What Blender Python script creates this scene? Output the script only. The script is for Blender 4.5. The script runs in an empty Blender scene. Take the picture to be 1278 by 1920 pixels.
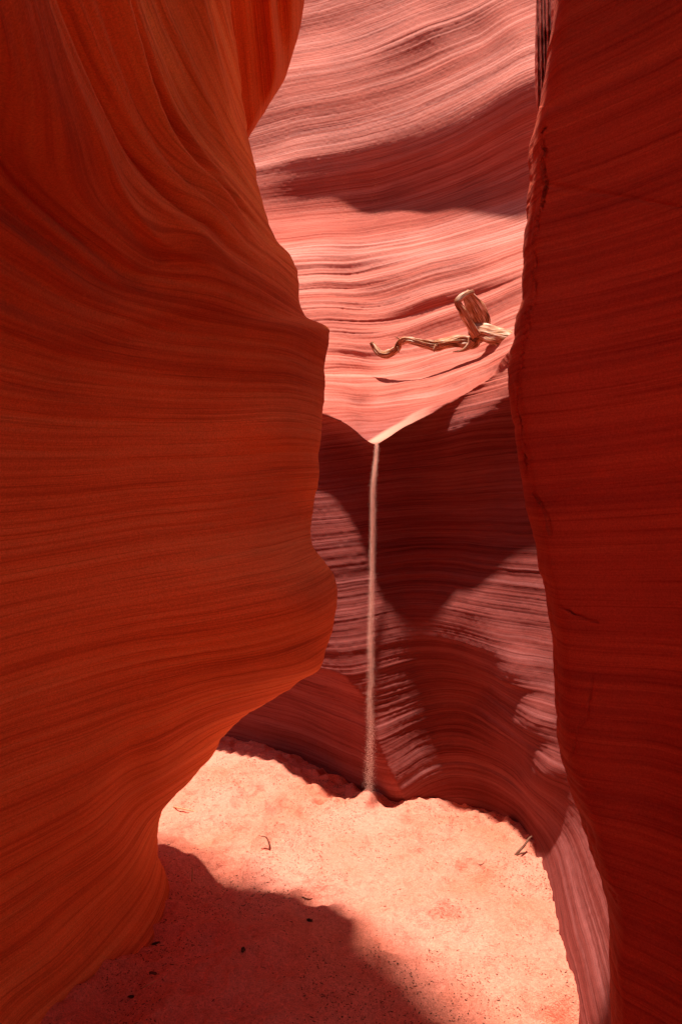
import bpy, math, random
import numpy as np

# ------------------------------------------------------------------ camera, sky, sun, exposure
S = bpy.context.scene
F, CX, CY, H = 1280.0, 639.0, 960.0, 1.6          # focal length in photo pixels, image centre, eye height
cam_d = bpy.data.cameras.new("camera")
cam = bpy.data.objects.new("camera", cam_d)
S.collection.objects.link(cam)
cam.location = (0, 0, H)
cam.rotation_euler = (math.radians(90), 0, 0)
cam_d.sensor_fit = 'VERTICAL'
cam_d.sensor_height = 36
cam_d.lens = 24.0
cam_d.clip_start = 0.05
cam_d.clip_end = 200
S.camera = cam

SUN = np.array([-0.06, -0.05, 0.996])
SUN /= np.linalg.norm(SUN)
elev = math.asin(SUN[2])
W = bpy.data.worlds.new("World")
S.world = W
W.use_nodes = True
nt = W.node_tree
sky = nt.nodes.new("ShaderNodeTexSky")
sky.sky_type = 'NISHITA'
sky.sun_disc = False
sky.sun_elevation = elev
sky.sun_rotation = math.atan2(SUN[0], SUN[1])
nt.links.new(sky.outputs[0], nt.nodes["Background"].inputs[0])
nt.nodes["Background"].inputs[1].default_value = 0.05

sun_d = bpy.data.lights.new("sun", 'SUN')
sun_d.energy = 4.2
sun_d.angle = math.radians(3.0)
sun_d.color = (1.0, 0.94, 0.89)
sun = bpy.data.objects.new("sun", sun_d)
S.collection.objects.link(sun)
sun.location = (0, 2, 14)
from mathutils import Vector
sun.rotation_euler = Vector(SUN).to_track_quat('Z', 'Y').to_euler()

S.view_settings.view_transform = 'Standard'
S.view_settings.look = 'None'
S.view_settings.gamma = 1
S.view_settings.exposure = 1.2
S.render.engine = 'CYCLES'
S.cycles.use_denoising = True
S.cycles.max_bounces = 10
S.cycles.diffuse_bounces = 8
S.cycles.sample_clamp_indirect = 6.0

# ------------------------------------------------------------------ numeric helpers
def _h(ix, iy, iz, seed):
    ix, iy, iz = np.atleast_1d(ix), np.atleast_1d(iy), np.atleast_1d(iz)
    n = (ix.astype(np.int64) * 73856093) ^ (iy.astype(np.int64) * 19349663) ^ (iz.astype(np.int64) * 83492791) ^ np.int64(seed * 2654435)
    n = (n ^ (n >> 13)) * 1274126177 & 0x7fffffff
    n = (n ^ (n >> 15)) * 846822519 & 0x7fffffff
    return ((n ^ (n >> 11)) & 0xffff) / 32767.5 - 1.0

def n3(x, y, z, seed=1):
    """smooth value noise in [-1, 1]"""
    x, y, z = np.broadcast_arrays(x, y, z)
    ix, iy, iz = np.floor(x), np.floor(y), np.floor(z)
    fx, fy, fz = x - ix, y - iy, z - iz
    fx, fy, fz = [f * f * f * (f * (f * 6 - 15) + 10) for f in (fx, fy, fz)]
    r = 0
    for a in (0, 1):
        for b in (0, 1):
            for c in (0, 1):
                w = (fx if a else 1 - fx) * (fy if b else 1 - fy) * (fz if c else 1 - fz)
                r = r + w * _h(ix + a, iy + b, iz + c, seed)
    return r

def n2(x, y, seed=1):
    x, y = np.broadcast_arrays(x, y)
    ix, iy = np.floor(x), np.floor(y)
    fx, fy = x - ix, y - iy
    fx, fy = [f * f * f * (f * (f * 6 - 15) + 10) for f in (fx, fy)]
    z = np.zeros_like(ix)
    r = 0
    for a in (0, 1):
        for b in (0, 1):
            w = (fx if a else 1 - fx) * (fy if b else 1 - fy)
            r = r + w * _h(ix + a, iy + b, z, seed)
    return r

def sm(a, b, x):
    t = np.clip((x - a) / (b - a), 0, 1)
    return t * t * (3 - 2 * t)

def gauss(d, w):
    return np.exp(-(d / w) ** 2)

class TPS:
    """thin plate spline through (x, y, value) points"""
    def __init__(self, pts, sx=600.0, reg=1e-4):
        p = np.array(pts, float)
        self.sx = sx
        self.c = p[:, :2] / sx
        n = len(p)
        r2 = ((self.c[:, None] - self.c[None]) ** 2).sum(-1)
        K = 0.5 * r2 * np.log(r2 + 1e-12) + reg * np.eye(n)
        Pm = np.c_[np.ones(n), self.c]
        A = np.zeros((n + 3, n + 3))
        A[:n, :n] = K; A[:n, n:] = Pm; A[n:, :n] = Pm.T
        self.w = np.linalg.solve(A, np.r_[p[:, 2], 0, 0, 0])
    def __call__(self, x, y):
        x, y = np.broadcast_arrays(np.asarray(x, float) / self.sx, np.asarray(y, float) / self.sx)
        r = self.w[-3] + self.w[-2] * x + self.w[-1] * y
        for (cx, cy), w in zip(self.c, self.w):
            r2 = (x - cx) ** 2 + (y - cy) ** 2
            r = r + w * 0.5 * r2 * np.log(r2 + 1e-12)
        return r

def curve(pts):
    """smooth 1-d interpolation (monotone-ish cubic through points)"""
    p = np.array(sorted(pts), float)
    x, y = p[:, 0], p[:, 1]
    d = np.diff(y) / np.diff(x)
    m = np.r_[d[0], (d[1:] * np.diff(x)[:-1] + d[:-1] * np.diff(x)[1:]) / (np.diff(x)[1:] + np.diff(x)[:-1]), d[-1]]
    def f(q):
        q = np.asarray(q, float)
        i = np.clip(np.searchsorted(x, q) - 1, 0, len(x) - 2)
        h = x[i + 1] - x[i]
        t = np.clip((q - x[i]) / h, 0, 1)
        return ((2*t**3 - 3*t**2 + 1) * y[i] + (t**3 - 2*t**2 + t) * h * m[i] + (-2*t**3 + 3*t**2) * y[i+1] + (t**3 - t**2) * h * m[i+1])
    return f

def seg_dist(x, y, line):
    d = np.full(np.broadcast(x, y).shape, 1e9)
    for (ax, ay), (bx, by) in zip(line[:-1], line[1:]):
        vx, vy = bx - ax, by - ay
        t = np.clip(((x - ax) * vx + (y - ay) * vy) / (vx * vx + vy * vy), 0, 1)
        d = np.minimum(d, np.hypot(x - ax - t * vx, y - ay - t * vy))
    return d

def ray(px, py, D):
    px, py, D = np.broadcast_arrays(px, py, D)
    return np.stack([(px - CX) / F * D, D, H + (CY - py) / F * D], -1)

def at(px, py, D):
    return Vector(((px - CX) / F * D, D, H + (CY - py) / F * D))

def normals(P):
    du = np.gradient(P, axis=1); dv = np.gradient(P, axis=0)
    n = np.cross(du, dv)
    n /= np.linalg.norm(n, axis=-1, keepdims=True) + 1e-12
    return n

def grid_obj(name, P, mat, attrs=None, flip=False):
    R, C = P.shape[:2]
    me = bpy.data.meshes.new(name)
    me.vertices.add(R * C)
    me.vertices.foreach_set("co", P.reshape(-1).astype(np.float32))
    i = (np.arange(R - 1)[:, None] * C + np.arange(C - 1)[None]).ravel()
    q = np.stack([i, i + 1, i + C + 1, i + C], -1)
    if flip:
        q = q[:, ::-1]
    n = len(q)
    me.loops.add(n * 4)
    me.loops.foreach_set("vertex_index", q.ravel().astype(np.int32))
    me.polygons.add(n)
    me.polygons.foreach_set("loop_start", (np.arange(n) * 4).astype(np.int32))
    me.polygons.foreach_set("loop_total", np.full(n, 4, np.int32))
    me.polygons.foreach_set("use_smooth", np.ones(n, bool))
    me.update(calc_edges=True)
    for k, v in (attrs or {}).items():
        a = me.attributes.new(k, 'FLOAT', 'POINT')
        a.data.foreach_set("value", np.broadcast_to(v, (R, C)).ravel().astype(np.float32))
    me.materials.append(mat)
    o = bpy.data.objects.new(name, me)
    S.collection.objects.link(o)
    return o

def tag(o, label=None, cat=None, group=None, kind=None):
    if label: o["label"] = label
    if cat: o["category"] = cat
    if group: o["group"] = group
    if kind: o["kind"] = kind
    return o

# ------------------------------------------------------------------ materials
def mat_new(name):
    m = bpy.data.materials.new(name)
    m.use_nodes = True
    t = m.node_tree
    b = t.nodes["Principled BSDF"]
    b.inputs["Roughness"].default_value = 0.9
    b.inputs["Specular IOR Level"].default_value = 0.15
    return m, t, b

def N(t, kind, **kw):
    n = t.nodes.new(kind)
    for k, v in kw.items():
        setattr(n, k, v)
    return n

def math_n(t, op, a, b=None):
    n = t.nodes.new("ShaderNodeMath"); n.operation = op
    for i, v in enumerate((a, b)):
        if v is None: continue
        if isinstance(v, (int, float)): n.inputs[i].default_value = v
        else: t.links.new(v, n.inputs[i])
    return n.outputs[0]

def ramp_n(t, fac, stops):
    n = t.nodes.new("ShaderNodeValToRGB")
    e = n.color_ramp.elements
    while len(e) > 1: e.remove(e[0])
    e[0].position, e[0].color = stops[0][0], (*stops[0][1], 1)
    for p, c in stops[1:]:
        k = e.new(p); k.color = (*c, 1)
    t.links.new(fac, n.inputs[0])
    return n.outputs[0]

def mix_n(t, fac, a, b, mode='MIX'):
    n = t.nodes.new("ShaderNodeMix"); n.data_type = 'RGBA'; n.blend_type = mode
    for s, v in ((n.inputs[0], fac), (n.inputs[6], a), (n.inputs[7], b)):
        if isinstance(v, (int, float)): s.default_value = v
        elif isinstance(v, tuple): s.default_value = (*v, 1)
        else: t.links.new(v, s)
    return n.outputs[2]

def rock_mat(name, dark, mid, light, bump=0.35, fleck=(0.8, 0.3, 0.12), lit_shade=None, hair=0.68, sandy=False):
    m, t, b = mat_new(name)
    bed = N(t, "ShaderNodeAttribute", attribute_name="bed").outputs["Fac"]
    scar = N(t, "ShaderNodeAttribute", attribute_name="scar").outputs["Fac"]
    geo = N(t, "ShaderNodeNewGeometry").outputs["Position"]
    comb = N(t, "ShaderNodeCombineXYZ")
    sep = N(t, "ShaderNodeSeparateXYZ")
    t.links.new(geo, sep.inputs[0])
    t.links.new(math_n(t, 'MULTIPLY', sep.outputs[0], 0.3), comb.inputs[0]); t.links.new(math_n(t, 'MULTIPLY', sep.outputs[1], 0.3), comb.inputs[1])
    t.links.new(math_n(t, 'MULTIPLY', bed, 26.0), comb.inputs[2])
    def nz(scale, detail=3.0, rough=0.6):
        n = N(t, "ShaderNodeTexNoise"); n.inputs["Scale"].default_value = scale
        n.inputs["Detail"].default_value = detail; n.inputs["Roughness"].default_value = rough
        return n
    a = nz(0.55, 4); t.links.new(comb.outputs[0], a.inputs["Vector"])       # broad beds
    c = nz(2.6, 4, 0.7); t.links.new(comb.outputs[0], c.inputs["Vector"])   # thin laminae
    g = nz(230, 3, 0.75); t.links.new(geo, g.inputs["Vector"])                    # sand grain
    p = nz(1.7, 3); t.links.new(geo, p.inputs["Vector"])                    # blotches
    f = math_n(t, 'ADD', math_n(t, 'MULTIPLY', a.outputs[0], 0.42), math_n(t, 'MULTIPLY', c.outputs[0], 0.58))
    col = ramp_n(t, f, [(0.38, dark), (0.5, mid), (0.62, light)])
    e = nz(5.5, 3, 0.6); t.links.new(comb.outputs[0], e.inputs["Vector"])      # hairline partings
    col = mix_n(t, 1.0, col, ramp_n(t, e.outputs[0], [(0.34, (hair, hair * 0.9, hair * 0.88)), (0.46, (1, 1, 1))]), 'MULTIPLY')
    if lit_shade:                                   # shaded and lit zones painted into the colour, by bed height
        lf = ramp_n(t, math_n(t, 'MULTIPLY', bed, 0.15), [(z * 0.15, c) for z, c in lit_shade])
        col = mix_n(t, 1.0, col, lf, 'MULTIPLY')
    pb = ramp_n(t, p.outputs[0], [(0.3, (0.84, 0.80, 0.80)), (0.7, (1.08, 1.06, 1.04))])
    col = mix_n(t, 1.0, col, pb, 'MULTIPLY')
    gr = ramp_n(t, g.outputs[0], [(0.3, (0.78, 0.74, 0.72)), (0.7, (1.14, 1.14, 1.14))])
    col = mix_n(t, 1.0, col, gr, 'MULTIPLY')
    # flaked specks where attribute scar says the surface is bruised
    mp = N(t, "ShaderNodeMapping"); mp.inputs["Scale"].default_value = (60, 60, 150)
    t.links.new(geo, mp.inputs[0])
    fl = nz(1.0, 2); t.links.new(mp.outputs[0], fl.inputs["Vector"])
    fm = math_n(t, 'MULTIPLY', math_n(t, 'MULTIPLY', ramp_n(t, fl.outputs[0], [(0.56, (0, 0, 0)), (0.72, (0.8, 0.8, 0.8))]), scar), ramp_n(t, nz(9, 3).outputs[0], [(0.4, (0.1, 0.1, 0.1)), (0.6, (1, 1, 1))]))
    col = mix_n(t, fm, col, fleck)
    if sandy:                                 # loose sand lying in the trough
        sa = N(t, "ShaderNodeAttribute", attribute_name="sandy").outputs["Fac"]
        col = mix_n(t, sa, col, mix_n(t, g.outputs[0], (0.56, 0.225, 0.14), (0.74, 0.345, 0.24)))
    t.links.new(col, b.inputs["Base Color"])
    bm = N(t, "ShaderNodeBump"); bm.inputs["Strength"].default_value = bump; bm.inputs["Distance"].default_value = 0.012
    hh = math_n(t, 'ADD', math_n(t, 'MULTIPLY', c.outputs[0], 0.8), math_n(t, 'MULTIPLY', g.outputs[0], 0.18))
    t.links.new(hh, bm.inputs["Height"])
    t.links.new(bm.outputs[0], b.inputs["Normal"])
    return m

M_BACK = rock_mat("pink_sandstone", (0.36, 0.068, 0.039), (0.49, 0.136, 0.090), (0.60, 0.225, 0.165), sandy=True, lit_shade=[
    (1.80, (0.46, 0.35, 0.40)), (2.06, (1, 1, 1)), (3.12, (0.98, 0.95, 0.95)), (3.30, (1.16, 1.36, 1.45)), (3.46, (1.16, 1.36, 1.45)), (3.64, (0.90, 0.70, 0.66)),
    (4.25, (0.86, 0.66, 0.62)), (4.52, (1.12, 1.28, 1.36)), (4.74, (1.16, 1.36, 1.45)), (4.92, (1.0, 0.94, 0.92)), (5.6, (1.12, 1.2, 1.25))])  # dark stops paint shade under lip and in hollow, pale stops lit ledges
M_LEFT = rock_mat("orange_sandstone", (0.70, 0.160, 0.040), (0.90, 0.250, 0.066), (0.96, 0.345, 0.10), fleck=(0.95, 0.38, 0.12), hair=0.80, lit_shade=[(1.2, (0.98, 1.0, 1.0)), (1.85, (0.94, 0.90, 0.90)), (2.03, (0.76, 0.62, 0.60)), (2.20, (0.74, 0.58, 0.56)), (2.36, (1.0, 1.05, 1.0)), (2.6, (1.08, 1.40, 1.3))])  # maroon stops paint the hollow's shade, bright upper stops the lit flutes
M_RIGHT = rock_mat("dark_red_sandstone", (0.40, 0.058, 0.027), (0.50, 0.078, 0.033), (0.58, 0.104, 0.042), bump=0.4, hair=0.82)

def sand_mat():
    m, t, b = mat_new("sand")
    geo = N(t, "ShaderNodeNewGeometry").outputs["Position"]
    def nz(scale, detail=2.0, rough=0.6):
        n = N(t, "ShaderNodeTexNoise"); n.inputs["Scale"].default_value = scale
        n.inputs["Detail"].default_value = detail; n.inputs["Roughness"].default_value = rough
        t.links.new(geo, n.inputs["Vector"]); return n.outputs[0]
    big, mid, fine, sp = nz(2.2, 4), nz(52, 5, 0.75), nz(190, 3, 0.7), nz(95, 3, 0.75)
    col = ramp_n(t, big, [(0.3, (0.80, 0.225, 0.125)), (0.55, (0.90, 0.300, 0.192)), (0.75, (0.93, 0.345, 0.232))])
    col = mix_n(t, 1.0, col, ramp_n(t, mid, [(0.3, (0.80, 0.76, 0.74)), (0.7, (1.10, 1.10, 1.10))]), 'MULTIPLY')
    col = mix_n(t, 1.0, col, ramp_n(t, fine, [(0.32, (0.72, 0.68, 0.66)), (0.6, (1.1, 1.1, 1.1))]), 'MULTIPLY')
    dk = math_n(t, 'MULTIPLY', ramp_n(t, sp, [(0.62, (0, 0, 0)), (0.68, (1, 1, 1))]), 0.6)
    col = mix_n(t, dk, col, (0.25, 0.08, 0.05))
    t.links.new(col, b.inputs["Base Color"])
    bm = N(t, "ShaderNodeBump"); bm.inputs["Strength"].default_value = 0.9; bm.inputs["Distance"].default_value = 0.02
    t.links.new(math_n(t, 'ADD', mid, math_n(t, 'MULTIPLY', fine, 0.25)), bm.inputs["Height"])
    t.links.new(bm.outputs[0], b.inputs["Normal"])
    b.inputs["Roughness"].default_value = 1.0
    return m
M_SAND = sand_mat()

def plain_mat(name, c1, c2, scale, rough=0.85, stretch=None, bump=0.0, stops=None):
    m, t, b = mat_new(name)
    co = N(t, "ShaderNodeTexCoord").outputs["Object"]
    src = co
    if stretch:
        at_ = N(t, "ShaderNodeAttribute", attribute_name="grain").outputs["Fac"]
        al = N(t, "ShaderNodeAttribute", attribute_name="along").outputs["Fac"]
        cb = N(t, "ShaderNodeCombineXYZ")
        t.links.new(math_n(t, 'MULTIPLY', at_, stretch), cb.inputs[0]); t.links.new(al, cb.inputs[1])
        src = cb.outputs[0]
    n = N(t, "ShaderNodeTexNoise"); n.inputs["Scale"].default_value = scale; n.inputs["Detail"].default_value = 4
    t.links.new(src, n.inputs["Vector"])
    t.links.new(ramp_n(t, n.outputs[0], stops or [(0.32, c1), (0.66, c2)]), b.inputs["Base Color"])
    b.inputs["Roughness"].default_value = rough
    if bump:
        bm = N(t, "ShaderNodeBump"); bm.inputs["Strength"].default_value = bump; bm.inputs["Distance"].default_value = 0.006
        t.links.new(n.outputs[0], bm.inputs["Height"]); t.links.new(bm.outputs[0], b.inputs["Normal"])
    return m
M_WOOD = plain_mat("driftwood", (0.09, 0.025, 0.009), (0.60, 0.30, 0.165), 1.0, 0.5, stretch=11.0, bump=1.0, stops=[(0.28, (0.03, 0.009, 0.004)), (0.42, (0.26, 0.085, 0.03)), (0.54, (0.50, 0.22, 0.10)), (0.64, (0.70, 0.46, 0.32)), (0.74, (0.86, 0.72, 0.60))])
M_BARK = plain_mat("dark_bark", (0.02, 0.012, 0.008), (0.09, 0.05, 0.025), 60)
M_TWIG = plain_mat("twig", (0.10, 0.035, 0.02), (0.20, 0.09, 0.05), 80)
M_STRAW = plain_mat("straw", (0.45, 0.22, 0.09), (0.62, 0.36, 0.18), 80)
M_GRAIN = plain_mat("falling_sand", (0.92, 0.52, 0.38), (0.96, 0.60, 0.46), 200, 1.0)

# ------------------------------------------------------------------ strata
def bed_of(P, tx=-0.11, ty=-0.02, warp=0.07):
    x, y, z = P[..., 0], P[..., 1], P[..., 2]
    return (z + tx * x + ty * y + warp * n3(x * 0.9, y * 0.9, z * 0.9, 5) + 0.26 * warp * n3(x * 3.1, y * 3.1, z * 3.1, 6)
            + 0.05 * warp * n3(x * 11, y * 11, z * 11, 7))

def strata(b, x, y, a1=0.012, a2=0.008, a3=0.004, a4=0.0016, f=1.0):
    k = 0.35
    r = a1 * n2(b * 5.5 * f, x * k + y * k, 11) + a2 * n2(b * 14 * f, x * 0.5 + y * 0.5, 12)
    s = n2(b * 34 * f, x * 0.8 + y * 0.6, 13)
    r = r + a3 * (1 - 2 * np.abs(s))          # sharp little grooves
    s = n2(b * 85 * f, x * 1.2 + y, 14)
    return r + a4 * (1 - 2 * np.abs(s)) + a4 * 0.6 * n2(b * 170 * f, x * 2 + y * 2, 15)

# ------------------------------------------------------------------ back wall: lower face, lip, ramp and upper bowl
lip = curve([(-400, 700), (300, 740), (560, 772), (600, 778), (625, 785), (645, 792), (665, 806), (685, 824), (703, 834), (722, 824), (750, 806), (790, 786), (830, 765), (880, 733), (920, 708), (955, 680), (1010, 640), (1100, 560), (1400, 400)])
lipD = curve([(-400, 5.2), (300, 4.7), (560, 4.02), (640, 3.90), (703, 3.82), (780, 3.78), (860, 3.74), (955, 3.62), (1100, 3.4), (1400, 3.0)])
lowD = TPS([
    (100, 900, 5.4), (100, 1400, 5.6), (100, 1900, 5.5), (420, 1000, 4.5), (420, 1400, 4.5), (420, 1900, 4.2), (560, 1200, 3.95), (560, 1450, 4.0),
    (600, 860, 4.02), (600, 960, 3.96), (640, 880, 4.00), (640, 950, 3.94), (640, 1050, 3.86), (640, 1150, 3.78), (640, 1230, 3.72), (690, 900, 3.98), (690, 1000, 3.92), (690, 1150, 3.80), (690, 1280, 3.71), (715, 1400, 3.68), (745, 1480, 3.68),
    (690, 1700, 3.7), (760, 900, 3.97), (760, 1000, 4.00), (760, 1100, 3.94), (775, 1250, 3.88), (790, 1400, 3.87), (800, 1520, 3.90), (800, 1800, 3.9),
    (860, 850, 3.86), (860, 950, 3.95), (860, 1050, 3.92), (880, 1130, 3.70), (885, 1180, 3.66), (860, 1270, 3.82), (860, 1350, 3.89), (920, 1120, 3.60), (920, 1200, 3.51), (915, 1290, 3.68), (860, 1520, 3.88), (860, 1800, 3.8),
    (950, 850, 3.66), (950, 950, 3.68), (945, 1050, 3.62), (945, 1150, 3.52), (940, 1270, 3.40), (930, 1350, 3.56), (935, 1420, 3.62), (940, 1500, 3.64), (960, 1800, 3.5),
    (980, 900, 3.58), (980, 1000, 3.56), (980, 1100, 3.48), (980, 1200, 3.39), (985, 1290, 3.28), (990, 1360, 3.19), (972, 1440, 3.42), (970, 1510, 3.50), (1012, 1000, 3.50), (1012, 1150, 3.36), (1012, 1300, 3.22), (1012, 1450, 3.08), (1002, 1515, 3.26), (1000, 1575, 3.38), (1040, 1200, 3.25), (1040, 1400, 3.06), (1040, 1490, 3.05),
    (1060, 850, 3.4), (1060, 1000, 3.4), (1060, 1200, 3.2), (1070, 1500, 2.95), (1060, 1900, 3.3), (1300, 1000, 2.9), (1300, 1800, 2.9)], reg=1.2e-3)
upD = TPS([(-300, 700, 6), (-300, 0, 7.2), (200, 700, 5.6), (200, 300, 6.6), (200, -300, 7.2), (450, 700, 5.1), (450, 500, 5.6), (450, 300, 6.2), (450, 0, 6.6), (600, 760, 4.2), (615, 700, 4.6), (615, 600, 5.08), (600, 500, 5.42), (560, 0, 6.55), (705, 815, 3.98), (705, 780, 4.36), (705, 730, 4.8), (705, 650, 5.18), (705, 560, 5.43), (705, 480, 5.62), (690, 0, 6.35), (780, 770, 4.08), (790, 720, 4.62), (800, 650, 5.05), (800, 560, 5.3), (800, 480, 5.5), (800, 0, 6.1), (880, 715, 4.05), (890, 660, 4.58), (900, 580, 4.98), (900, 500, 5.2), (900, 0, 5.85), (955, 650, 4.08), (970, 580, 4.52), (970, 500, 4.9), (970, 0, 5.6), (1100, 500, 4.3), (1100, 300, 5), (1100, 0, 5.2), (1400, 400, 3.6), (1400, 0, 4.5), (700, -200, 6.5), (700, -600, 6.8), (1000, -200, 5.75), (1000, -600, 6.1), (700, -1200, 7.4), (1000, -1200, 6.8), (1400, -1200, 6), (200, -1200, 7.8), (800, 60, 6), (800, 100, 5.97), (800, 130, 5.93), (800, 160, 5.87), (800, 190, 5.83), (800, 220, 5.81), (800, 250, 5.808), (800, 280, 5.825), (800, 310, 5.855), (800, 340, 5.885), (800, 370, 5.895), (800, 400, 5.87), (800, 430, 5.78), (690, 50, 6.27), (690, 100, 6.2), (690, 150, 6.1), (690, 190, 6.03), (690, 230, 5.985), (690, 260, 5.975), (690, 290, 5.985), (690, 320, 6.008), (690, 350, 6.025), (690, 380, 6.02), (690, 410, 5.97), (690, 440, 5.85), (560, 100, 6.38), (560, 200, 6.14), (560, 260, 6.06), (560, 300, 6.04), (560, 340, 6.045), (560, 380, 6.02), (560, 415, 5.93), (600, 440, 5.76), (900, 60, 5.76), (900, 100, 5.66), (900, 140, 5.57), (900, 170, 5.53), (900, 200, 5.512), (900, 230, 5.518), (900, 260, 5.545), (900, 300, 5.598), (900, 340, 5.638), (900, 380, 5.635), (900, 410, 5.57), (900, 440, 5.44), (970, 60, 5.4), (970, 100, 5.32), (970, 140, 5.275), (970, 170, 5.262), (970, 210, 5.278), (970, 260, 5.335), (970, 310, 5.4), (970, 350, 5.425), (970, 390, 5.395), (970, 420, 5.3)], reg=6e-5)
ALC = curve([(1150, 590), (1250, 600), (1262, 640), (1283, 665), (1310, 689), (1350, 706), (1400, 720), (1450, 741), (1505, 767), (1600, 800), (2100, 900)])

def back_wall():
    cols = np.r_[np.linspace(-150, 420, 60), np.linspace(424, 1160, 620), np.linspace(1165, 1420, 50)]
    rows_u = np.r_[np.linspace(-1300, -60, 120), np.linspace(-58, 640, 560)]
    nlow = 760
    px = cols[None]
    L = lip(px)
    # rows: parameter runs to the lip, then from the lip down; the lip itself is always a row
    tu = (rows_u - rows_u[0]) / (640 - rows_u[0])
    k = np.linspace(0, 1, 130)[1:]
    up_rows = np.concatenate([rows_u[:, None] + 0 * px, 640 + k[:, None] * (L - 640) if True else 0])
    up_rows = np.minimum(up_rows, L - 0.4 * np.maximum(0, 1 - 0 * px))
    up_rows = np.where(np.arange(len(up_rows))[:, None] >= len(rows_u), np.where(L > 640, 640 + np.r_[np.zeros(len(rows_u)), k][:, None] * (L - 640), L - (1 - np.r_[np.zeros(len(rows_u)), k][:, None]) * 1.0), np.minimum(up_rows, L - 1.2))
    q = np.linspace(0, 1, nlow)[1:]
    low_rows = L + q[:, None] ** 1.15 * (2100 - L)
    t = L - up_rows
    Du = lipD(px) + (upD(px, up_rows) - lipD(px)) * (1 - np.exp(-t / 18.0))
    t = low_rows - L
    w = 16 + 55 * sm(790, 900, px)
    Dl = lowD(px, low_rows)
    d = (ALC(low_rows) - px)                                  # > 0 left of the undercut's edge
    und = sm(-4, 60, d) * sm(1240, 1262, low_rows) 
    und = und * (0.13 + 0.30 * sm(0, 160, d))
    Dl = Dl + und * sm(0, 1, und * 40)
    Dl = lipD(px) + (Dl - lipD(px)) * (1 - np.exp(-t / w))
    Dl = Dl - 0.10 * sm(770, 880, px) * sm(0, 62, t) * sm(165, 70, t)       # rounded shoulder of the ridge
    # right flank that sweeps forward along the right side and flares at its foot
    den = (px - CX) / F - 0.154 + 0.40 * (low_rows - CY) / F
    Dsw = np.where(den > 0.03, 1.074 / np.maximum(den, 0.03), 28.0)
    kk = 0.32
    hmix = np.clip(0.5 + 0.5 * (Dsw - Dl) / kk, 0, 1)
    Dl = Dsw * (1 - hmix) + Dl * hmix - kk * hmix * (1 - hmix) * sm(900, 1100, low_rows)
    PX = np.broadcast_to(px, (len(up_rows) + len(low_rows), len(cols)))
    PY = np.concatenate([up_rows, low_rows])
    D = np.concatenate([Du, Dl])
    P = ray(PX, PY, D)
    b = bed_of(P, -0.13, -0.05, 0.045)
    x, y, z = P[..., 0], P[..., 1], P[..., 2]
    up = PY < lip(PX)
    amp = np.where(up, 1.25 - 0.5 * sm(420, 330, PY) + 0.5 * sm(240, 120, PY), 0.85)
    amp = amp * (0.75 + 0.35 * n3(x * 1.4, y * 1.4, z * 1.4, 31))
    ramp_m = sm(425, 545, PY) * up
    hi = strata(b, x, y, 0.042, 0.010, 0.0022, 0.0008, f=0.5) + 0.016 * gauss(PY - (255 - 0.16 * (PX - 640)), 75) * n2(b * 11, x * 0.7, 44)
    mid = strata(b, x, y, 0.016, 0.010, 0.0045, 0.0018)
    wk = sm(370, 520, PY + 30 * n2(PX * 0.01, PY * 0.01, 45))
    dsp = np.where(up, hi * (1 - wk) + mid * wk, strata(b, x, y, 0.007, 0.0045, 0.0030, 0.0016, f=1.7) * np.minimum(1, (y / 3.7)) ** 1.6) * amp
    dsp = dsp + ramp_m * 0.055 * n2(b * 3.4, x * 0.7 + y * 0.2, 43)
    dsp = dsp + ramp_m * 0.034 * n2(b * 9, x * 1.2, 41)
    dsp = dsp + np.where(up, 0.012, 0.004) * n3(x * 2.2, y * 2.2, z * 2.2, 33) + 0.0012 * n3(x * 40, y * 40, z * 40, 34)
    dsp = dsp * (1 - 0.75 * gauss(np.hypot(PX - 703, PY - 834), 26))
    # smooth sand-filled trough behind the notch
    tr = sm(0, 14, PY - (835 - (PX - 700) * 0.62 - 22)) * sm(1.0, 0.0, (PX - 690) / 170) * (PX > 690) * up
    dsp = dsp * (1 - 0.85 * np.clip(tr, 0, 1))
    P = P + normals(P) * dsp[..., None]
    scar = (gauss(PX - 645, 9) + gauss(PX - 703, 8) + 0.4 * gauss(PX - 770, 5)) * sm(200, 300, PY) * sm(450, 420, PY) * 0.75
    sandy = np.clip(tr, 0, 1) * sm(0.1, 0.5, tr + 0.25 * n3(x * 9, y * 9, z * 9, 35)) * sm(900, 830, PX)
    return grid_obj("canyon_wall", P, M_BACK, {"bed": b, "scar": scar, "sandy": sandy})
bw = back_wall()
tag(bw, "pale pink banded sandstone wall at the back, with a sunlit ramp and a notch the sand pours from", "rock wall")

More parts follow.
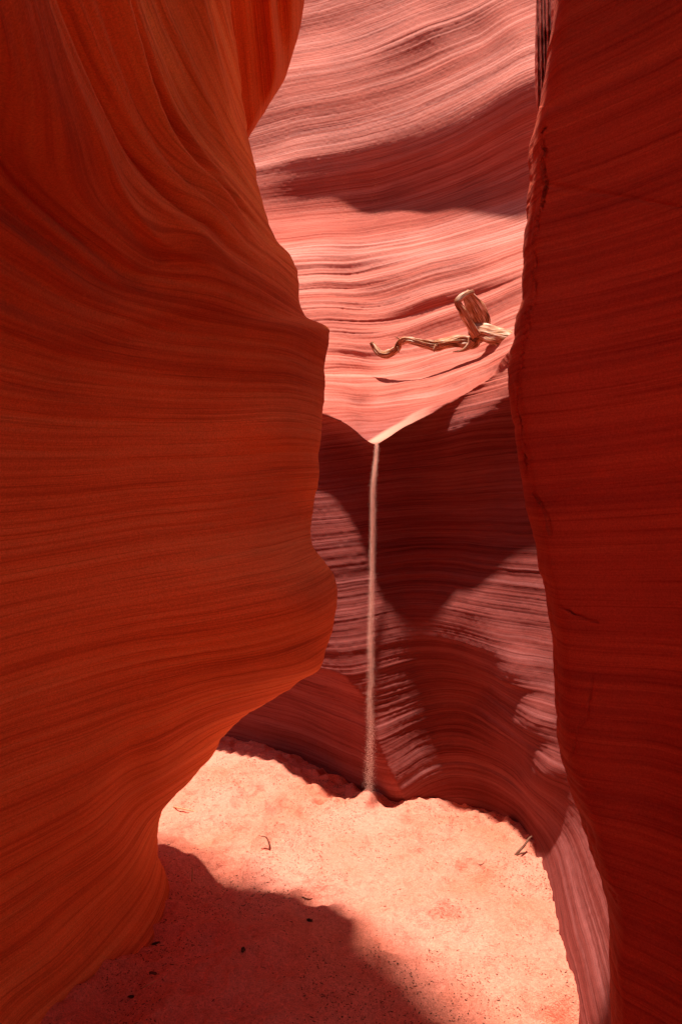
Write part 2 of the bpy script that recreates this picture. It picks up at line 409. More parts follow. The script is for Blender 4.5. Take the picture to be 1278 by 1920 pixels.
# ------------------------------------------------------------------ generic wall ending in a rounded nose
def nose_wall(name, mat, sil, side, Dc, a, c, w, span, back, rows, ncol, nback, field=None, amps=(0.012, 0.008, 0.004, 0.0016), tilt=(-0.11, -0.02), scar=None, ext=None, lump=0.01, post=None, cb=0.0011, rim=3.0, warp=0.02, f=1.0, bscale=1.0):
    """side -1: wall lies left of its outline; +1: right of it."""
    v = np.linspace(0, 1, ncol)
    u = np.r_[-span * (1 - v) ** 1.25, (np.linspace(0, 1, nback + 1)[1:] ** 1.5) * back][None]
    py = rows[:, None]
    s = sil(py)
    off = np.sqrt(u * u + a * a) - a
    px = s + side * off
    D = np.where(u < 0, Dc(px, py) + c * w * np.tanh(u / w), Dc(s + 0 * u, py) + c * w * np.tanh(u / w) * 0.35 + cb * u)
    if field is not None:
        D = D + field(px, py, u) * np.where(u < 0, 1, np.exp(-u / 40.0))
    P = ray(px, py + 0 * u, D)
    b = bed_of(P, *tilt, warp=warp) * bscale
    x, y, z = P[..., 0], P[..., 1], P[..., 2]
    amp = 0.7 + 0.45 * n3(x * 1.3, y * 1.3, z * 1.3, 51)
    dsp = strata(b, x, y, *amps, f=f) * amp + lump * n3(x * 2.0, y * 2.0, z * 2.0, 53) + 0.001 * n3(x * 45, y * 45, z * 45, 54)
    if post is not None:
        dsp = dsp + post(px, py + 0 * u, u, P)
    n = normals(P) * (1 if side < 0 else -1)
    P = P + n * dsp[..., None]
    sc = scar(px, py) if scar else np.zeros_like(px)
    if ext is not None:                                   # carry the near edge on behind the camera
        E = P[:, 0]
        cols = []
        for k, (ex, ey) in enumerate(ext[::-1]):
            cols.append(np.stack([np.full(len(E), ex), np.full(len(E), ey), E[:, 2]], -1))
        P = np.concatenate([np.stack(cols, 1), P], 1)
        kx = len(ext)
        b = np.concatenate([np.repeat(b[:, :1], kx, 1), b], 1)
        sc = np.concatenate([np.zeros((len(E), kx)), sc], 1)
    top = P[0].copy(); top[:, 2] += rim                   # and up to the rim
    P = np.concatenate([top[None], P], 0)
    b = np.concatenate([b[:1] + 3.0, b], 0); sc = np.concatenate([sc[:1], sc], 0)
    return grid_obj(name, P, mat, {"bed": b, "scar": sc}, flip=side > 0)

# ---- left wall
lsil = curve([(-1600, 200), (-760, 380), (-300, 420), (0, 433), (60, 440), (130, 450), (200, 460), (255, 468), (330, 482), (380, 495), (425, 509), (455, 524), (475, 544), (500, 558), (530, 563.5), (565, 564), (585, 569), (597, 580), (604, 598), (612, 613), (630, 616.5), (660, 612), (690, 608), (740, 606), (780, 603), (820, 601), (850, 597), (885, 598), (910, 595), (950, 588), (980, 583), (1010, 582), (1030, 587), (1055, 606), (1075, 620), (1100, 628), (1130, 629.5), (1165, 624), (1195, 616), (1220, 607), (1245, 602), (1257, 594), (1270, 570), (1290, 541), (1315, 500), (1340, 460), (1362, 431), (1380, 415), (1400, 407), (1425, 385), (1450, 361), (1470, 344), (1490, 326), (1520, 305), (1550, 297), (1580, 296), (1610, 300), (1640, 309), (1670, 322), (1750, 350), (2100, 450)])
lD = TPS([
    (433, -300, 1.9), (433, 0, 2.1), (468, 255, 2.36), (560, 500, 2.46), (612, 620, 2.52), (600, 850, 2.52), (585, 1000, 2.50), (629, 1115, 2.46), (600, 1245, 2.50), (500, 1315, 2.74), (420, 1380, 2.93), (345, 1470, 3.02), (300, 1550, 3.04), (305, 1640, 3.0), (330, 1800, 2.9),
    (0, -300, 1.0), (0, 0, 1.08), (200, 0, 1.4), (330, 100, 1.8), (0, 300, 1.32), (200, 250, 1.52), (400, 420, 1.98), (300, 480, 1.95), (150, 480, 1.68), (500, 560, 2.3), (0, 700, 1.7), (300, 700, 2.1), (480, 750, 2.36),
    (0, 1000, 1.85), (300, 1000, 2.2), (480, 1000, 2.36), (0, 1400, 2.02), (200, 1300, 2.22), (350, 1280, 2.42), (450, 1240, 2.40), (300, 1420, 2.6), (150, 1600, 2.42), (230, 1560, 2.62), (0, 1700, 2.2), (0, 1860, 2.28), (210, 1710, 2.74), (260, 1672, 2.88), (100, 1800, 2.44), (0, 2050, 2.2), (200, 2000, 2.8),
    (-300, 700, 1.35), (-300, 1300, 1.6), (-300, 1900, 1.85), (-300, 200, 1.05), (-300, -300, 0.9), (-300, -1500, 0.9), (0, -1500, 1.0), (430, -1500, 2.0)], reg=2e-4)
CREASE = curve([(-400, 1500), (150, 1420), (280, 1350), (350, 1305), (450, 1280), (520, 1265), (600, 1247), (700, 1240)])
def lfield(px, py, u):
    f = 0.08 * gauss(px - 110, 210) * gauss(py - (320 + 0.55 * px), 120)                       # dark hollow
    wl = 640 - 0.22 * (px - 150)
    f = f - 0.03 * sm(0, 1, (py - wl + 110) / 90) * sm(0, 1, (wl + 22 - py) / 44) * gauss(px - 270, 150)   # lit wedge
    f = f - 0.04 * gauss(px - (400 + 0.28 * (py - 300)), 45) * sm(480, 330, py) * sm(0, 200, py)
    f = f + 0.075 * gauss(px - 552, 40) * gauss(py - 950, 70)                                  # hollows and bulges along the edge
    f = f + 0.06 * gauss(px - 585, 34) * gauss(py - 690, 60)
    f = f - 0.06 * gauss(px - 510, 70) * gauss(py - 800, 45)
    f = f - 0.06 * gauss(px - 575, 80) * gauss(py - 1110, 70)
    f = f + 0.05 * gauss(px - 470, 110) * gauss(py - (1000 - 0.15 * (px - 470)), 60)
    f = f + 0.05 * gauss(px - 590, 60) * gauss(py - 1195, 30)
    f = f - 0.05 * gauss(px - 330, 60) * gauss(py - 1430, 160) * 0.7 + 0.06 * gauss(px - 250, 45) * gauss(py - 1480, 130)
    return f
def lscar(px, py):
    s = gauss(px - (300 - 0.1 * (py - 1000)), 26) * sm(980, 1060, py) * sm(1380, 1300, py)
    s = s + 0.6 * gauss(px - (158 + 0.1 * (480 - py)), 14) * sm(380, 440, py) * sm(580, 540, py)
    s = s + 0.35 * gauss(px - (380 - 0.5 * (py - 850)), 16) * sm(760, 800, py) * sm(1000, 960, py)
    return np.clip(s * 1.1, 0, 1)
def lpost(px, py, u, P):
    fan = sm(640, 420, py + 0.25 * (px - 200)) * sm(-400, -100, py) * (0.12 + 0.88 * sm(-12, -110, u))
    x, y, z = P[..., 0], P[..., 1], P[..., 2]
    b = z - 0.15 * x + 0.35 * x
    return fan * (0.040 * n2(b * 14, y * 0.4, 61) + 0.022 * n2(b * 33, y * 0.6, 62) + 0.006 * n2(b * 70, y * 0.8, 63))
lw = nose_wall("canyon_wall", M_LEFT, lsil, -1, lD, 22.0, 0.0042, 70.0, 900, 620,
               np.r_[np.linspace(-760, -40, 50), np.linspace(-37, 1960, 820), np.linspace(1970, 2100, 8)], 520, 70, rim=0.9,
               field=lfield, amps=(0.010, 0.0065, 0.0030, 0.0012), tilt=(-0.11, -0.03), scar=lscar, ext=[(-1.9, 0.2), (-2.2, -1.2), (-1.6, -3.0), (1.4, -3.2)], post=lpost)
tag(lw, "orange rippled sandstone wall filling the left half of the photo, undercut at its foot", "rock wall")

# ---- right wall
rsil = curve([(-1600, 1130), (-600, 1090), (-100, 1046), (0, 1038), (50, 1031), (90, 1026), (120, 1022), (150, 1019), (185, 1011), (212, 1004), (240, 998), (290, 992), (340, 989), (400, 986), (450, 982), (520, 980), (560, 978), (590, 972), (640, 965), (670, 958), (700, 954), (730, 956), (780, 962), (820, 966), (860, 970), (900, 975), (940, 980), (980, 990), (1020, 1000), (1060, 1006), (1100, 1018), (1150, 1028), (1200, 1035), (1250, 1042), (1300, 1047), (1340, 1047), (1380, 1050), (1430, 1060), (1480, 1075), (1530, 1090), (1580, 1108), (1630, 1120), (1680, 1135), (1730, 1145), (1800, 1145), (1920, 1147), (2100, 1150), (2600, 1160)])
rD = TPS([(1000, -1500, 1.9), (1000, 0, 1.85), (990, 400, 1.82), (960, 700, 1.8), (1000, 1000, 1.8), (1045, 1300, 1.78), (1100, 1550, 1.75), (1147, 1900, 1.7), (1147, 2600, 1.6),
          (1278, 0, 1.62), (1278, 500, 1.60), (1278, 900, 1.60), (1278, 1300, 1.60), (1278, 1700, 1.58), (1278, 2400, 1.5), (1278, -1500, 1.6), (1700, 0, 1.2), (1700, 900, 1.2), (1700, 1900, 1.2), (1700, -1500, 1.25), (1700, 2500, 1.2)], reg=2e-4)
EDGE = [(1020, 240), (1016, 300), (1020, 350), (1014, 400), (1006, 430), (1003, 470), (1001, 520), (1004, 560), (994, 620), (982, 660), (976, 720), (974, 760), (982, 830), (990, 890)]
CRACK1 = [(1050, 1138), (1066, 1144), (1076, 1152), (1096, 1158), (1108, 1163), (1122, 1167)]
CRACK2 = [(1074, 1424), (1080, 1395), (1084, 1370), (1100, 1345), (1106, 1310), (1112, 1270)]
CRACK3 = [(1000, 925), (1015, 950), (1024, 975), (1031, 1000)]
CRACK4 = [(990, 338), (1018, 344), (1060, 352), (1150, 366), (1278, 390)]
CRACK5 = [(1090, 1545), (1110, 1590), (1130, 1640), (1160, 1690)]
def rpost(px, py, u, P):
    x, y, z = P[..., 0], P[..., 1], P[..., 2]
    e = px - rsil(py)
    chip = np.abs(n3(x * 14, y * 14, z * 9, 72)) * 0.007 * gauss(e - 8, 26) * (py > 200)
    return -chip
def rfield(px, py, u):
    f = 0.02 * gauss(px - 1215, 60) * gauss(py - 1430, 150)
    py = py + 0 * px
    jig = 4 * n2(py * 0.035, px * 0.01, 71) + 3.5 * n2(py * 0.11, px * 0.02, 78) + 2 * n2(py * 0.3, px * 0.05, 79)
    f = f + 0.026 * gauss(seg_dist(px + jig, py, EDGE), 1.9) * (0.3 + 0.5 * sm(-0.3, 0.5, n2(py * 0.05, 0 * px, 74) + 0.4 * n2(py * 0.2, px * 0.05, 80))) * sm(6, 14, px - rsil(py))
    j2 = 3 * n2(py * 0.08, px * 0.08, 75)
    f = f + 0.020 * gauss(seg_dist(px + j2, py + j2, CRACK1), 1.6) * (0.4 + 0.6 * sm(-.3, .3, n2(px * 0.06, 0 * px, 77))) + 0.020 * gauss(seg_dist(px + j2, py, CRACK2), 1.7) * (0.3 + 0.7 * sm(-.3, .3, n2(py * 0.04, 0 * px, 76)))
    f = f + 0.009 * gauss(seg_dist(px + j2, py, CRACK3), 1.8) + 0.005 * gauss(seg_dist(px, py, CRACK4), 5.0) + 0.012 * gauss(seg_dist(px + j2, py, CRACK5), 3.0)
    e = px - rsil(py)
    return f + 0.03 * sm(26, 0, e) * sm(200, 260, py)           # narrow broken facet along the edge
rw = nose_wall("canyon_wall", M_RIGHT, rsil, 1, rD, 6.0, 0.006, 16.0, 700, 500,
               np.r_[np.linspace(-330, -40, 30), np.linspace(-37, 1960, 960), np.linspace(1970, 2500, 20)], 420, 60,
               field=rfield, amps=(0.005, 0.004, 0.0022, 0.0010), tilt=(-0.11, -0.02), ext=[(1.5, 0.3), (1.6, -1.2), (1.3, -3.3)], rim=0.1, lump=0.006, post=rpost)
tag(rw, "dark red shaded sandstone wall with cracks along its edge, on the right", "rock wall")

# ---- hanging curtain of rock at the top left
dsil = curve([(-1600, 300), (-600, 520), (-300, 562), (-60, 574), (0, 570), (60, 560), (110, 547), (150, 534), (185, 512), (220, 490), (258, 466), (300, 430), (400, 330), (500, 200)])
dD = TPS([(570, 0, 2.45), (470, 255, 2.52), (440, 0, 2.36), (500, 100, 2.44), (400, 300, 2.5), (600, -600, 2.4), (300, -600, 2.1), (300, 0, 2.3), (640, -1500, 2.4), (300, -1500, 2.2), (200, 500, 2.4)])
FOLD = curve([(-1600, 260), (-600, 470), (-100, 510), (0, 512), (60, 516), (130, 522), (165, 517), (200, 500), (255, 470), (400, 440)])
def dfield(px, py, u):
    k = px - FOLD(py)
    f = 0.06 * sm(-3, 14, k) * sm(40, 10, k) - 0.03 * gauss(k + 6, 9)
    k2 = px - (452 + 0.06 * py)
    f = f - 0.012 * gauss(k2 - 12, 12) + 0.016 * gauss(k2 - 34, 14) + 0.016 * gauss(k + 30, 14)
    return f
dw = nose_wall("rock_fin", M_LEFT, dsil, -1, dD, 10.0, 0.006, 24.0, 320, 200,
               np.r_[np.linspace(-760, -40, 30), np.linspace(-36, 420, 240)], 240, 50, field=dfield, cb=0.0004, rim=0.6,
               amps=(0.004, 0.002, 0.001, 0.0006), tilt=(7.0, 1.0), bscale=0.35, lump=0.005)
tag(dw, "folded orange rock curtain hanging down to a point at the top left", "rock fin")

# ---- thin fluted fin at the top right
fsil = curve([(-1600, 1010), (-300, 1006), (0, 1004), (60, 1003), (130, 1002), (180, 1003), (210, 1006), (300, 1020), (500, 1060), (700, 1100)])
fD = TPS([(1000, -1500, 3.0), (1000, 0, 2.9), (1060, 0, 2.75), (1000, 300, 2.9), (1060, 300, 2.8), (1060, -1500, 2.9), (1200, 0, 2.6), (1200, 600, 2.6), (1200, -1500, 2.7)])
def ffield(px, py, u):
    f = 0
    for k, wd in ((1009, 2.2), (1016, 2.0), (1022, 1.8), (1030, 2.2)):
        f = f + 0.05 * gauss(px - k - 0.02 * (py - 60), wd)
    return f
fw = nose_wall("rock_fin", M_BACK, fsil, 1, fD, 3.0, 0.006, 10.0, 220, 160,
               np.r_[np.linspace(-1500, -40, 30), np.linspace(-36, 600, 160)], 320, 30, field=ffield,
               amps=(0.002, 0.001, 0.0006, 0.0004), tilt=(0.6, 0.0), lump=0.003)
tag(fw, "thin pale fluted rock fin peeping out at the top right edge", "rock fin")

# ---- unseen roof added over the near slot, its rim shaped to cast the floor shadow
edge = curve([(-4.5, 3.9), (-2.2, 3.35), (-1.29, 3.10), (-0.95, 2.92), (-0.67, 2.75), (-0.385, 2.50), (-0.07, 2.19), (0.13, 1.88), (0.25, 1.72), (0.45, 1.68), (0.8, 1.78), (1.4, 1.9), (3.5, 2.0)])
ROOF_BACK = -1.7  # rear opening, set so sun behind the camera bounces light forward
def roof():
    X = np.r_[np.linspace(-4, -0.9, 40), np.linspace(-0.89, 0.46, 136)][None]
    ye = edge(X) + 0.03 * n2(X * 3, 0 * X, 81)
    v = (1 - (1 - np.linspace(0, 1, 130)) ** 1.6)[:, None]
    y1 = ROOF_BACK + (ye - 0.3 - ROOF_BACK) * v; z1 = 3.9 + 0.9 * v ** 2 + 0.12 * n2(X * 0.8, y1 * 0.8, 82)
    th = np.linspace(-math.pi / 2, math.pi / 2, 24)[1:-1, None]
    zc = z1[-1:] + 0.35
    y2 = ye - 0.3 + 0.3 * np.cos(th); z2 = zc + 0.35 * np.sin(th)
    y3 = ye - 0.3 - (ye - 0.3 - ROOF_BACK) * v; z3 = zc + 0.35 + 0.8 * v + 0 * X
    P = np.stack(np.broadcast_arrays(X + 0 * np.concatenate([y1, y2, y3]), np.concatenate([y1, y2, y3]), np.concatenate([z1, z2, z3])), -1)
    b = bed_of(P)
    o = grid_obj("shade_roof", P, M_LEFT, {"bed": b, "scar": 0 * b})
    return o
tag(roof(), "unseen sandstone overhang added to shade the near slot above the left wall", "added overhang")

# ---- unseen rock slope added at upper right to bounce sunlight onto the left wall
def ledge():
    u = np.linspace(0, 1, 90)[None]; v = np.linspace(-2.6, 1.74, 120)[:, None]
    x = 0.43 + 1.6 * u + 0.06 * n2(v * 1.5, 0 * u, 83); y = v + 0 * u
    z = 3.25 + 6.5 * u ** 1.1 + 0.1 * n2(x * 1.2, y * 1.2, 84)
    P = np.stack([x, y, z], -1)
    P = np.concatenate([P[:, :1] + np.array([0.05, 0, -0.25]), P[:, :1] + np.array([-0.03, 0, -0.1]), P], 1)
    b = bed_of(P)
    P = P + normals(P) * strata(b, P[..., 0], P[..., 1])[..., None]
    return grid_obj("bounce_ledge", P, M_LEFT, {"bed": b, "scar": 0 * b})
tag(ledge(), "unseen sloping ledge added above the right wall to bounce sunlight", "added ledge")

# ------------------------------------------------------------------ sand floor
def wpt(px, py, D):
    p = at(px, py, D); return (p.x, p.y, p.z)
fz = TPS([wpt(420, 1400, 4.66), wpt(560, 1450, 4.1), wpt(690, 1490, 3.9), wpt(765, 1505, 3.75), wpt(850, 1520, 3.82), wpt(900, 1528, 3.72), wpt(1000, 1560, 3.43), wpt(1030, 1650, 2.97), wpt(1060, 1800, 2.44), wpt(1090, 1900, 2.18),
          wpt(310, 1640, 3.0), wpt(210, 1710, 2.73), wpt(100, 1800, 2.44), wpt(0, 1860, 2.28), wpt(600, 1640, 3.0), wpt(650, 1560, 3.38), wpt(820, 1640, 3.0), wpt(700, 1900, 2.18),
          (0, 0, 0.0), (-2, 0, 0.05), (1.5, 0, 0.05), (0, -3, 0), (-2.5, 5.5, 0.0), (1.5, 5, 0.0), (3, 3, 0), (-3, 2.5, 0.1)], sx=2.0, reg=1e-3)
def floor_z(x, y):
    z = fz(x, y)
    z = z + 0.018 * n2(x * 2.3, y * 2.3, 91) + 0.014 * n2(x * 5.5 + 3, y * 5.5, 92) + 0.013 * n2(x * 12, y * 12, 93) + 0.0085 * n2(x * 27, y * 31, 94) + 0.0020 * n2(x * 80, y * 80, 95)
    # scooped hollow by the left wall's foot, scuffs and small drifts
    z = z - 0.05 * gauss(np.hypot((x + 0.62) / 1.5, y - 2.95), 0.2) + 0.03 * gauss(np.hypot((x + 0.25) / 1.5, y - 2.45), 0.16)
    z = z + 0.035 * gauss(np.hypot((x - 0.16), (y - 3.72) * 1.2), 0.12) - 0.02 * gauss(np.hypot(x - 0.28, y - 3.62), 0.10)
    z = z + 0.02 * gauss(np.hypot(x + 0.16, (y - 3.9)), 0.09) + 0.02 * gauss(np.hypot(x + 0.4, (y - 4.1)), 0.1)
    z = z - 0.03 * gauss(np.hypot((x - 0.66), (y - 3.52) * 1.6), 0.1) + 0.025 * gauss(np.hypot((x - 0.78), (y - 3.4)), 0.09)
    r = np.random.RandomState(5)
    for _ in range(70):
        fx, fy, rr, dd = r.uniform(-1.0, 1.0), r.uniform(1.9, 4.2), r.uniform(0.04, 0.1), r.uniform(0.008, 0.034)
        d = np.hypot((x - fx), (y - fy) * r.uniform(0.7, 1.3))
        z = z - dd * gauss(d, rr) + dd * 0.6 * gauss(d - rr * 1.4, rr * 0.5)
    return z
def floor():
    xs = np.r_[np.linspace(-6, -1.45, 30), np.linspace(-1.44, 1.25, 480), np.linspace(1.28, 5, 25)]
    ys = np.r_[np.linspace(-5, 1.5, 40), np.linspace(1.507, 5.0, 560), np.linspace(5.05, 9, 30)]
    X, Y = np.meshgrid(xs, ys)
    return grid_obj("sand_floor", np.stack([X, Y, floor_z(X, Y)], -1), M_SAND)
tag(floor(), kind="structure")

# ------------------------------------------------------------------ swept tubes (branch, twigs)
def tube(path, name, mat, nseg=10, sub=8, knots=0.0, flat=None, seed=3, parent=None, grooves=0.0):
    """path: list of (Vector, radius)"""
    pts = np.array([list(p) for p, r in path]); rad = np.array([r for p, r in path])
    n = len(pts); tt = np.arange(n)
    q = np.linspace(0, n - 1, (n - 1) * sub + 1)
    fx = [curve(list(zip(tt, pts[:, k])))(q) for k in range(3)] if n > 2 else [np.interp(q, tt, pts[:, k]) for k in range(3)]
    C = np.stack(fx, -1); R = np.interp(q, tt, rad)
    T = np.gradient(C, axis=0); T /= np.linalg.norm(T, axis=1, keepdims=True) + 1e-9
    U = np.cross(T, np.array([0.03, 1.0, 0.02])); U /= np.linalg.norm(U, axis=1, keepdims=True) + 1e-9
    V = np.cross(T, U)
    th = np.linspace(0, 2 * math.pi, nseg + 1)[None]
    s = np.r_[0, np.cumsum(np.linalg.norm(np.diff(C, axis=0), axis=1))][:, None]
    rr = R[:, None] * (1 + knots * n3(np.cos(th) * 1.3 + seed, np.sin(th) * 1.3, s * 14, seed) + grooves * (0.6 * n3(np.cos(th) * 3.2, np.sin(th) * 3.2 + seed, s * 4, seed + 1) - 0.8 * np.exp(-(n3(np.cos(th) * 2.6 + seed, np.sin(th) * 2.6, s * 2.2, seed + 2) / 0.09) ** 2)))
    fu, fv = flat or (1, 1)
    P = C[:, None] + U[:, None] * (rr * np.cos(th) * fu)[..., None] + V[:, None] * (rr * np.sin(th) * fv)[..., None]
    P = np.concatenate([np.repeat(C[:1], nseg + 1, 0)[None], P, np.repeat(C[-1:], nseg + 1, 0)[None]], 0)
    al = np.concatenate([s[:1], s, s[-1:]], 0) * 12 + 0 * th
    gr = 0.5 + 0.5 * np.cos(th + 0.09 * al) + 0.25 * np.sin(2 * th) + 0 * al
    o = grid_obj(name, P, mat, {"along": al, "grain": gr})
    if parent: o.parent = parent
    return o

def empty(name, loc):
    o = bpy.data.objects.new(name, None); S.collection.objects.link(o); o.location = loc
    o.empty_display_size = 0.05
    return o

def child(o, root):
    o.parent = root
    o.matrix_parent_inverse = root.matrix_world.inverted()

br = empty("driftwood_branch", at(885, 640, 4.3))
bpy.context.view_layer.update()
tag(br, "bleached driftwood branch with a looped snag wedged across the sunlit ramp", "branch")
A = lambda *q: [(at(a, b, d), r) for a, b, d, r in q]
parts = [
    tube(A((1035, 668, 4.05, .075), (990, 652, 4.15, .068), (960, 642, 4.22, .062), (930, 633, 4.27, .052), (905, 626, 4.30, .046), (886, 622, 4.32, .040), (878, 622, 4.33, .02)), "limb", M_WOOD, 48, 12, .25, (1, .8), 3, grooves=.6),
    tube(A((905, 624, 4.31, .03), (892, 634, 4.33, .036), (884, 642, 4.36, .034), (868, 641, 4.40, .034), (845, 643, 4.45, .030), (820, 647, 4.51, .030), (800, 646, 4.56, .027), (782, 641, 4.60, .021), (764, 637, 4.66, .022), (750, 643, 4.71, .020), (742, 655, 4.74, .021), (727, 664, 4.79, .027), (714, 664, 4.82, .022), (705, 657, 4.84, .021), (699, 648, 4.85, .017), (695, 642, 4.85, .011)), "side_limb", M_WOOD, 40, 12, .34, None, 7, grooves=.65),
    tube(A((892, 630, 4.30, .034), (884, 616, 4.28, .028), (876, 602, 4.26, .025), (866, 584, 4.23, .024), (857, 568, 4.21, .020), (862, 560, 4.22, .020), (872, 553, 4.24, .018), (886, 547, 4.27, .010)), "snag", M_WOOD, 36, 12, .25, None, 12, grooves=.4),
    tube(A((870, 551, 4.26, .034), (880, 561, 4.28, .050), (892, 577, 4.31, .056), (902, 596, 4.33, .054), (907, 608, 4.34, .046), (909, 617, 4.34, .026)), "split_slab", M_WOOD, 48, 12, .18, (1, .35), 17, grooves=.4),
    tube(A((886, 640, 4.33, .030), (880, 648, 4.34, .022), (866, 657, 4.37, .010), (848, 660, 4.4, .003)), "spur", M_WOOD, 12, 6, .2, None, 21, grooves=.3),
    tube(A((752, 640, 4.70, .007), (746, 634, 4.69, .004), (739, 631, 4.67, .001)), "thorn", M_WOOD, 8, 5, .1, None, 23),
    tube(A((746, 650, 4.70, .008), (747, 658, 4.69, .005), (747, 663, 4.69, .001)), "thorn", M_WOOD, 8, 5, .1, None, 25),
    tube(A((818, 648, 4.49, .016), (814, 656, 4.49, .010), (813, 660, 4.49, .002)), "thorn", M_WOOD, 8, 5, .1, None, 27),
]
for p in parts: child(p, br)

# ------------------------------------------------------------------ falling sand: tens of thousands of grains
def grains_obj(name, C, size, mat, seed=1, stretch=1.0):
    r = np.random.RandomState(seed)
    n = len(C)
    base = np.array([(1, 0, 0), (-1, 0, 0), (0, 1, 0), (0, -1, 0), (0, 0, stretch), (0, 0, -stretch)], float)
    tri = np.array([(0, 2, 4), (2, 1, 4), (1, 3, 4), (3, 0, 4), (2, 0, 5), (1, 2, 5), (3, 1, 5), (0, 3, 5)])
    V = C[:, None] + base[None] * (size[:, None, None] * r.uniform(.7, 1.3, (n, 6, 1)))
    I = (tri[None] + (np.arange(n) * 6)[:, None, None]).reshape(-1)
    me = bpy.data.meshes.new(name)
    me.vertices.add(n * 6); me.vertices.foreach_set("co", V.reshape(-1).astype(np.float32))
    k = n * 8
    me.loops.add(k * 3); me.loops.foreach_set("vertex_index", I.astype(np.int32))
    me.polygons.add(k)
    me.polygons.foreach_set("loop_start", (np.arange(k) * 3).astype(np.int32))
    me.polygons.foreach_set("loop_total", np.full(k, 3, np.int32))
    me.update(calc_edges=True)
    me.materials.append(mat)
    o = bpy.data.objects.new(name, me); S.collection.objects.link(o)
    return o
def sandfall():
    r = np.random.RandomState(8)
    n = 120000
    t = r.uniform(0, 1, n) ** 1.0
    py = 832 + t * 662
    cxp = curve([(0, 706), (0.03, 704.5), (0.08, 701.5), (0.2, 698.5), (0.45, 696), (1, 693)])(t)
    half = curve([(0, 3.6), (0.05, 4.4), (0.3, 5.4), (0.7, 7.6), (1, 11)])(t)
    keep = r.uniform(0, 1, n) < (0.70 - 0.46 * sm(0, 0.95, t))
    dep = 3.815 - 0.03 * sm(0, 0.1, t) - 0.13 * t
    a = r.normal(0, 0.50, n) + 0.12 * np.sin(t * 23 + 2 * np.sin(t * 9)); b = r.normal(0, 0.5, n)
    P = ray(cxp + a * half, py, dep + b * half / F * 3.7)
    return grains_obj("falling_sand", P[keep], r.uniform(.00030, .00050, keep.sum()), M_GRAIN, 2, 2.2)
tag(sandfall(), "thin pale stream of falling sand pouring from the notch to the floor", "sand stream", kind="stuff")

# ------------------------------------------------------------------ litter on the sand
def on_floor(px, py, lift=0.0):
    D = 3.0
    for _ in range(40):
        p = at(px, py, D)
        z = float(floor_z(np.array(p.x), np.array(p.y)))
        D += (p.z - z - lift) / ((py - CY) / F) * 0.8
    return at(px, py, D)

def debris():
    r = np.random.RandomState(21)
    n = 30000
    x = r.uniform(-1.3, 1.1, n); y = 1.75 + 3.0 * r.uniform(0, 1, n) ** 1.2
    dens = np.clip(0.16 + 0.75 * n2(x * 3.1, y * 3.1, 96) + 0.7 * n2(x * 9, y * 9, 97), 0.04, 1)
    k = r.uniform(0, 1, n) < dens
    x, y = x[k], y[k]; n = len(x)
    z = floor_z(x, y) + 0.0008
    L = .0015 + .0034 * r.uniform(0, 1, n) ** 2.0 + np.where(r.uniform(0, 1, n) < 0.07, .006, 0); wd = np.minimum(r.uniform(.0011, .0027, n), L)
    a = r.uniform(0, math.pi, n)
    V = np.zeros((n, 6, 3)); c, s = np.cos(a), np.sin(a)
    for j, (u, v, w) in enumerate([(1, 0, .3), (-1, 0, .3), (0, 1, 0), (0, -1, 0), (0, 0, 1), (0, 0, -1)]):
        V[:, j, 0] = x + c * L * u - s * wd * v; V[:, j, 1] = y + s * L * u + c * wd * v; V[:, j, 2] = z + w * wd
    tri = np.array([(0, 2, 4), (2, 1, 4), (1, 3, 4), (3, 0, 4), (2, 0, 5), (1, 2, 5), (3, 1, 5), (0, 3, 5)])
    I = (tri[None] + (np.arange(n) * 6)[:, None, None]).reshape(-1)
    me = bpy.data.meshes.new("plant_debris")
    me.vertices.add(n * 6); me.vertices.foreach_set("co", V.reshape(-1).astype(np.float32))
    q = n * 8
    me.loops.add(q * 3); me.loops.foreach_set("vertex_index", I.astype(np.int32)); me.polygons.add(q)
    me.polygons.foreach_set("loop_start", (np.arange(q) * 3).astype(np.int32)); me.polygons.foreach_set("loop_total", np.full(q, 3, np.int32))
    me.update(calc_edges=True); me.materials.append(M_TWIG)
    o = bpy.data.objects.new("plant_debris", me); S.collection.objects.link(o); return o
tag(debris(), "tiny dark plant crumbs scattered all over the sand", "debris", kind="stuff")

def stick(name, label, cat, pts, mat, group=None, seed=1):
    """pts: (px, py, height above the sand at that spot's foot, radius); the first is the foot"""
    foot = on_floor(pts[0][0], pts[0][1])
    D = foot.y
    path = []
    for px, py, dd, r in pts:
        path.append((at(px, py, D + dd), r))
    o = tube(path, name, mat, 8, 5, .25, None, seed)
    tag(o, label, cat, group)
    return o
stick("twig", "thin bent brown twig standing upright in the sunlit sand", "twig", [(506, 1594, 0, .004), (506, 1588, 0, .004), (504, 1580, 0, .0036), (500, 1571, 0, .0034), (495, 1568.5, 0, .003), (489, 1568, 0, .0022)], M_TWIG, seed=31)
v1 = empty("twig", on_floor(967, 1602)); bpy.context.view_layer.update()
tag(v1, "forked dark twig lying against the foot of the right-hand swept wall", "twig")
f0 = on_floor(966, 1603); D0 = f0.y
tw = [tube([(at(966, 1603, D0), .006), (at(972, 1596, D0), .0055), (at(982, 1585, D0 + .03), .005), (at(990, 1573, D0 + .05), .004), (at(996, 1568, D0 + .06), .003)], "stem", M_TWIG, 8, 5, .2, None, 33),
      tube([(at(964, 1604, D0), .006), (at(972, 1601, D0 - .005), .0045), (at(984, 1598, D0 + 0.0), .003)], "stem", M_TWIG, 8, 5, .2, None, 35)]
for p in tw: child(p, v1)
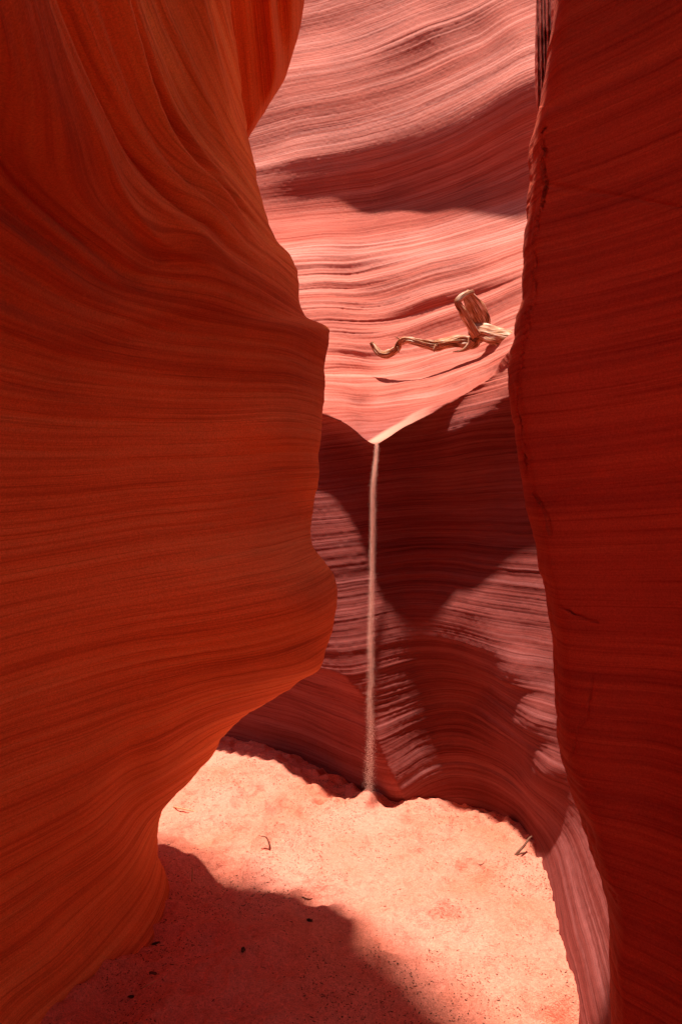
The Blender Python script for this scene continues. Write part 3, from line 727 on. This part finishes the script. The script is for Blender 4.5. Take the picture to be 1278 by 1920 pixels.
def lying(name, label, cat, a, b, r, mat, seed, mid=None, taper=0.5):
    P = [on_floor(*a, lift=r * .6)] + ([on_floor(*mid, lift=r * .9)] if mid else []) + [on_floor(*b, lift=r * .6)]
    o = tube([(p, r * (1 - (1 - taper) * i / (len(P) - 1))) for i, p in enumerate(P)], name, mat, 8, 6, .2, None, seed)
    return tag(o, label, cat)
lying("straw", "pale straw lying in the shaded sand behind the left wall's foot", "straw", (326, 1513), (370, 1522), .004, M_STRAW, 41)
stick("straw", "short pale straw standing upright in the shaded hollow", "straw", [(360, 1652, 0, .002), (360.5, 1640, 0, .002), (361, 1628, 0, .0014)], M_STRAW, seed=42)
lying("straw", "long pale grass straw lying in the shaded foreground sand", "straw", (268, 1852), (312, 1830), .0018, M_STRAW, 43)
lying("twig", "small curved dark twig on the edge of the sunlit sand", "twig", (566, 1682), (592, 1683), .003, M_TWIG, 44, (580, 1686))
lying("twig", "short dark twig chip lying left of the upright twig's foot", "twig", (463, 1597), (472, 1601), .003, M_TWIG, 45)
lying("twig", "crooked dark twig scrap on bright sand left of the forked twig", "twig", (893, 1620), (912, 1612), .003, M_TWIG, 46, (902, 1621))

def chunk(name, label, cat, px, py, size, mat, seed, sq=(1, .7, .6)):
    import bmesh
    bm = bmesh.new(); bmesh.ops.create_icosphere(bm, subdivisions=3, radius=1)
    r = np.random.RandomState(seed)
    ang = r.uniform(0, 3)
    for v in bm.verts:
        c = v.co
        k = 1 + .28 * float(n3(np.array(c.x * 1.6 + seed), np.array(c.y * 1.6), np.array(c.z * 1.6), seed)) + .1 * float(n3(np.array(c.x * 5.), np.array(c.y * 5.), np.array(c.z * 5. + seed), seed))
        v.co = Vector((c.x * sq[0] * k, c.y * sq[1] * k, c.z * sq[2] * k)) * size
    me = bpy.data.meshes.new(name); bm.to_mesh(me); bm.free()
    me.materials.append(mat)
    for p in me.polygons: p.use_smooth = True
    o = bpy.data.objects.new(name, me); S.collection.objects.link(o)
    o.location = on_floor(px, py) + Vector((0, 0, size * sq[2] * .55)); o.rotation_euler = (0, .15, ang)
    return tag(o, label, cat)
chunk("bark_chunk", "lump of blackish bark on shaded sand at the bottom left", "bark", 163, 1838, .026, M_BARK, 3)
chunk("bark_chip", "small dark bark chip in the shade below the left wall's foot", "bark", 293, 1770, .013, M_BARK, 5, (1.3, .4, .4))
chunk("bark_chip", "slender reddish bark chip right of the blackish bark lump", "bark", 287, 1826, .013, M_TWIG, 6, (1.4, .4, .4))
chunk("bark_chip", "tiny dark bark chip nearest the bottom edge, below the lump", "bark", 246, 1870, .009, M_BARK, 7, (1.2, .6, .5))
chunk("bark_chip", "little dark leaf-like chip in the shade near the bright sand's edge", "bark", 580, 1727, .010, M_BARK, 8, (1.2, .6, .6))
chunk("bark_chip", "dark chip below the centre of the shaded sand", "bark", 456, 1782, .010, M_BARK, 9, (.8, 1.2, .5))
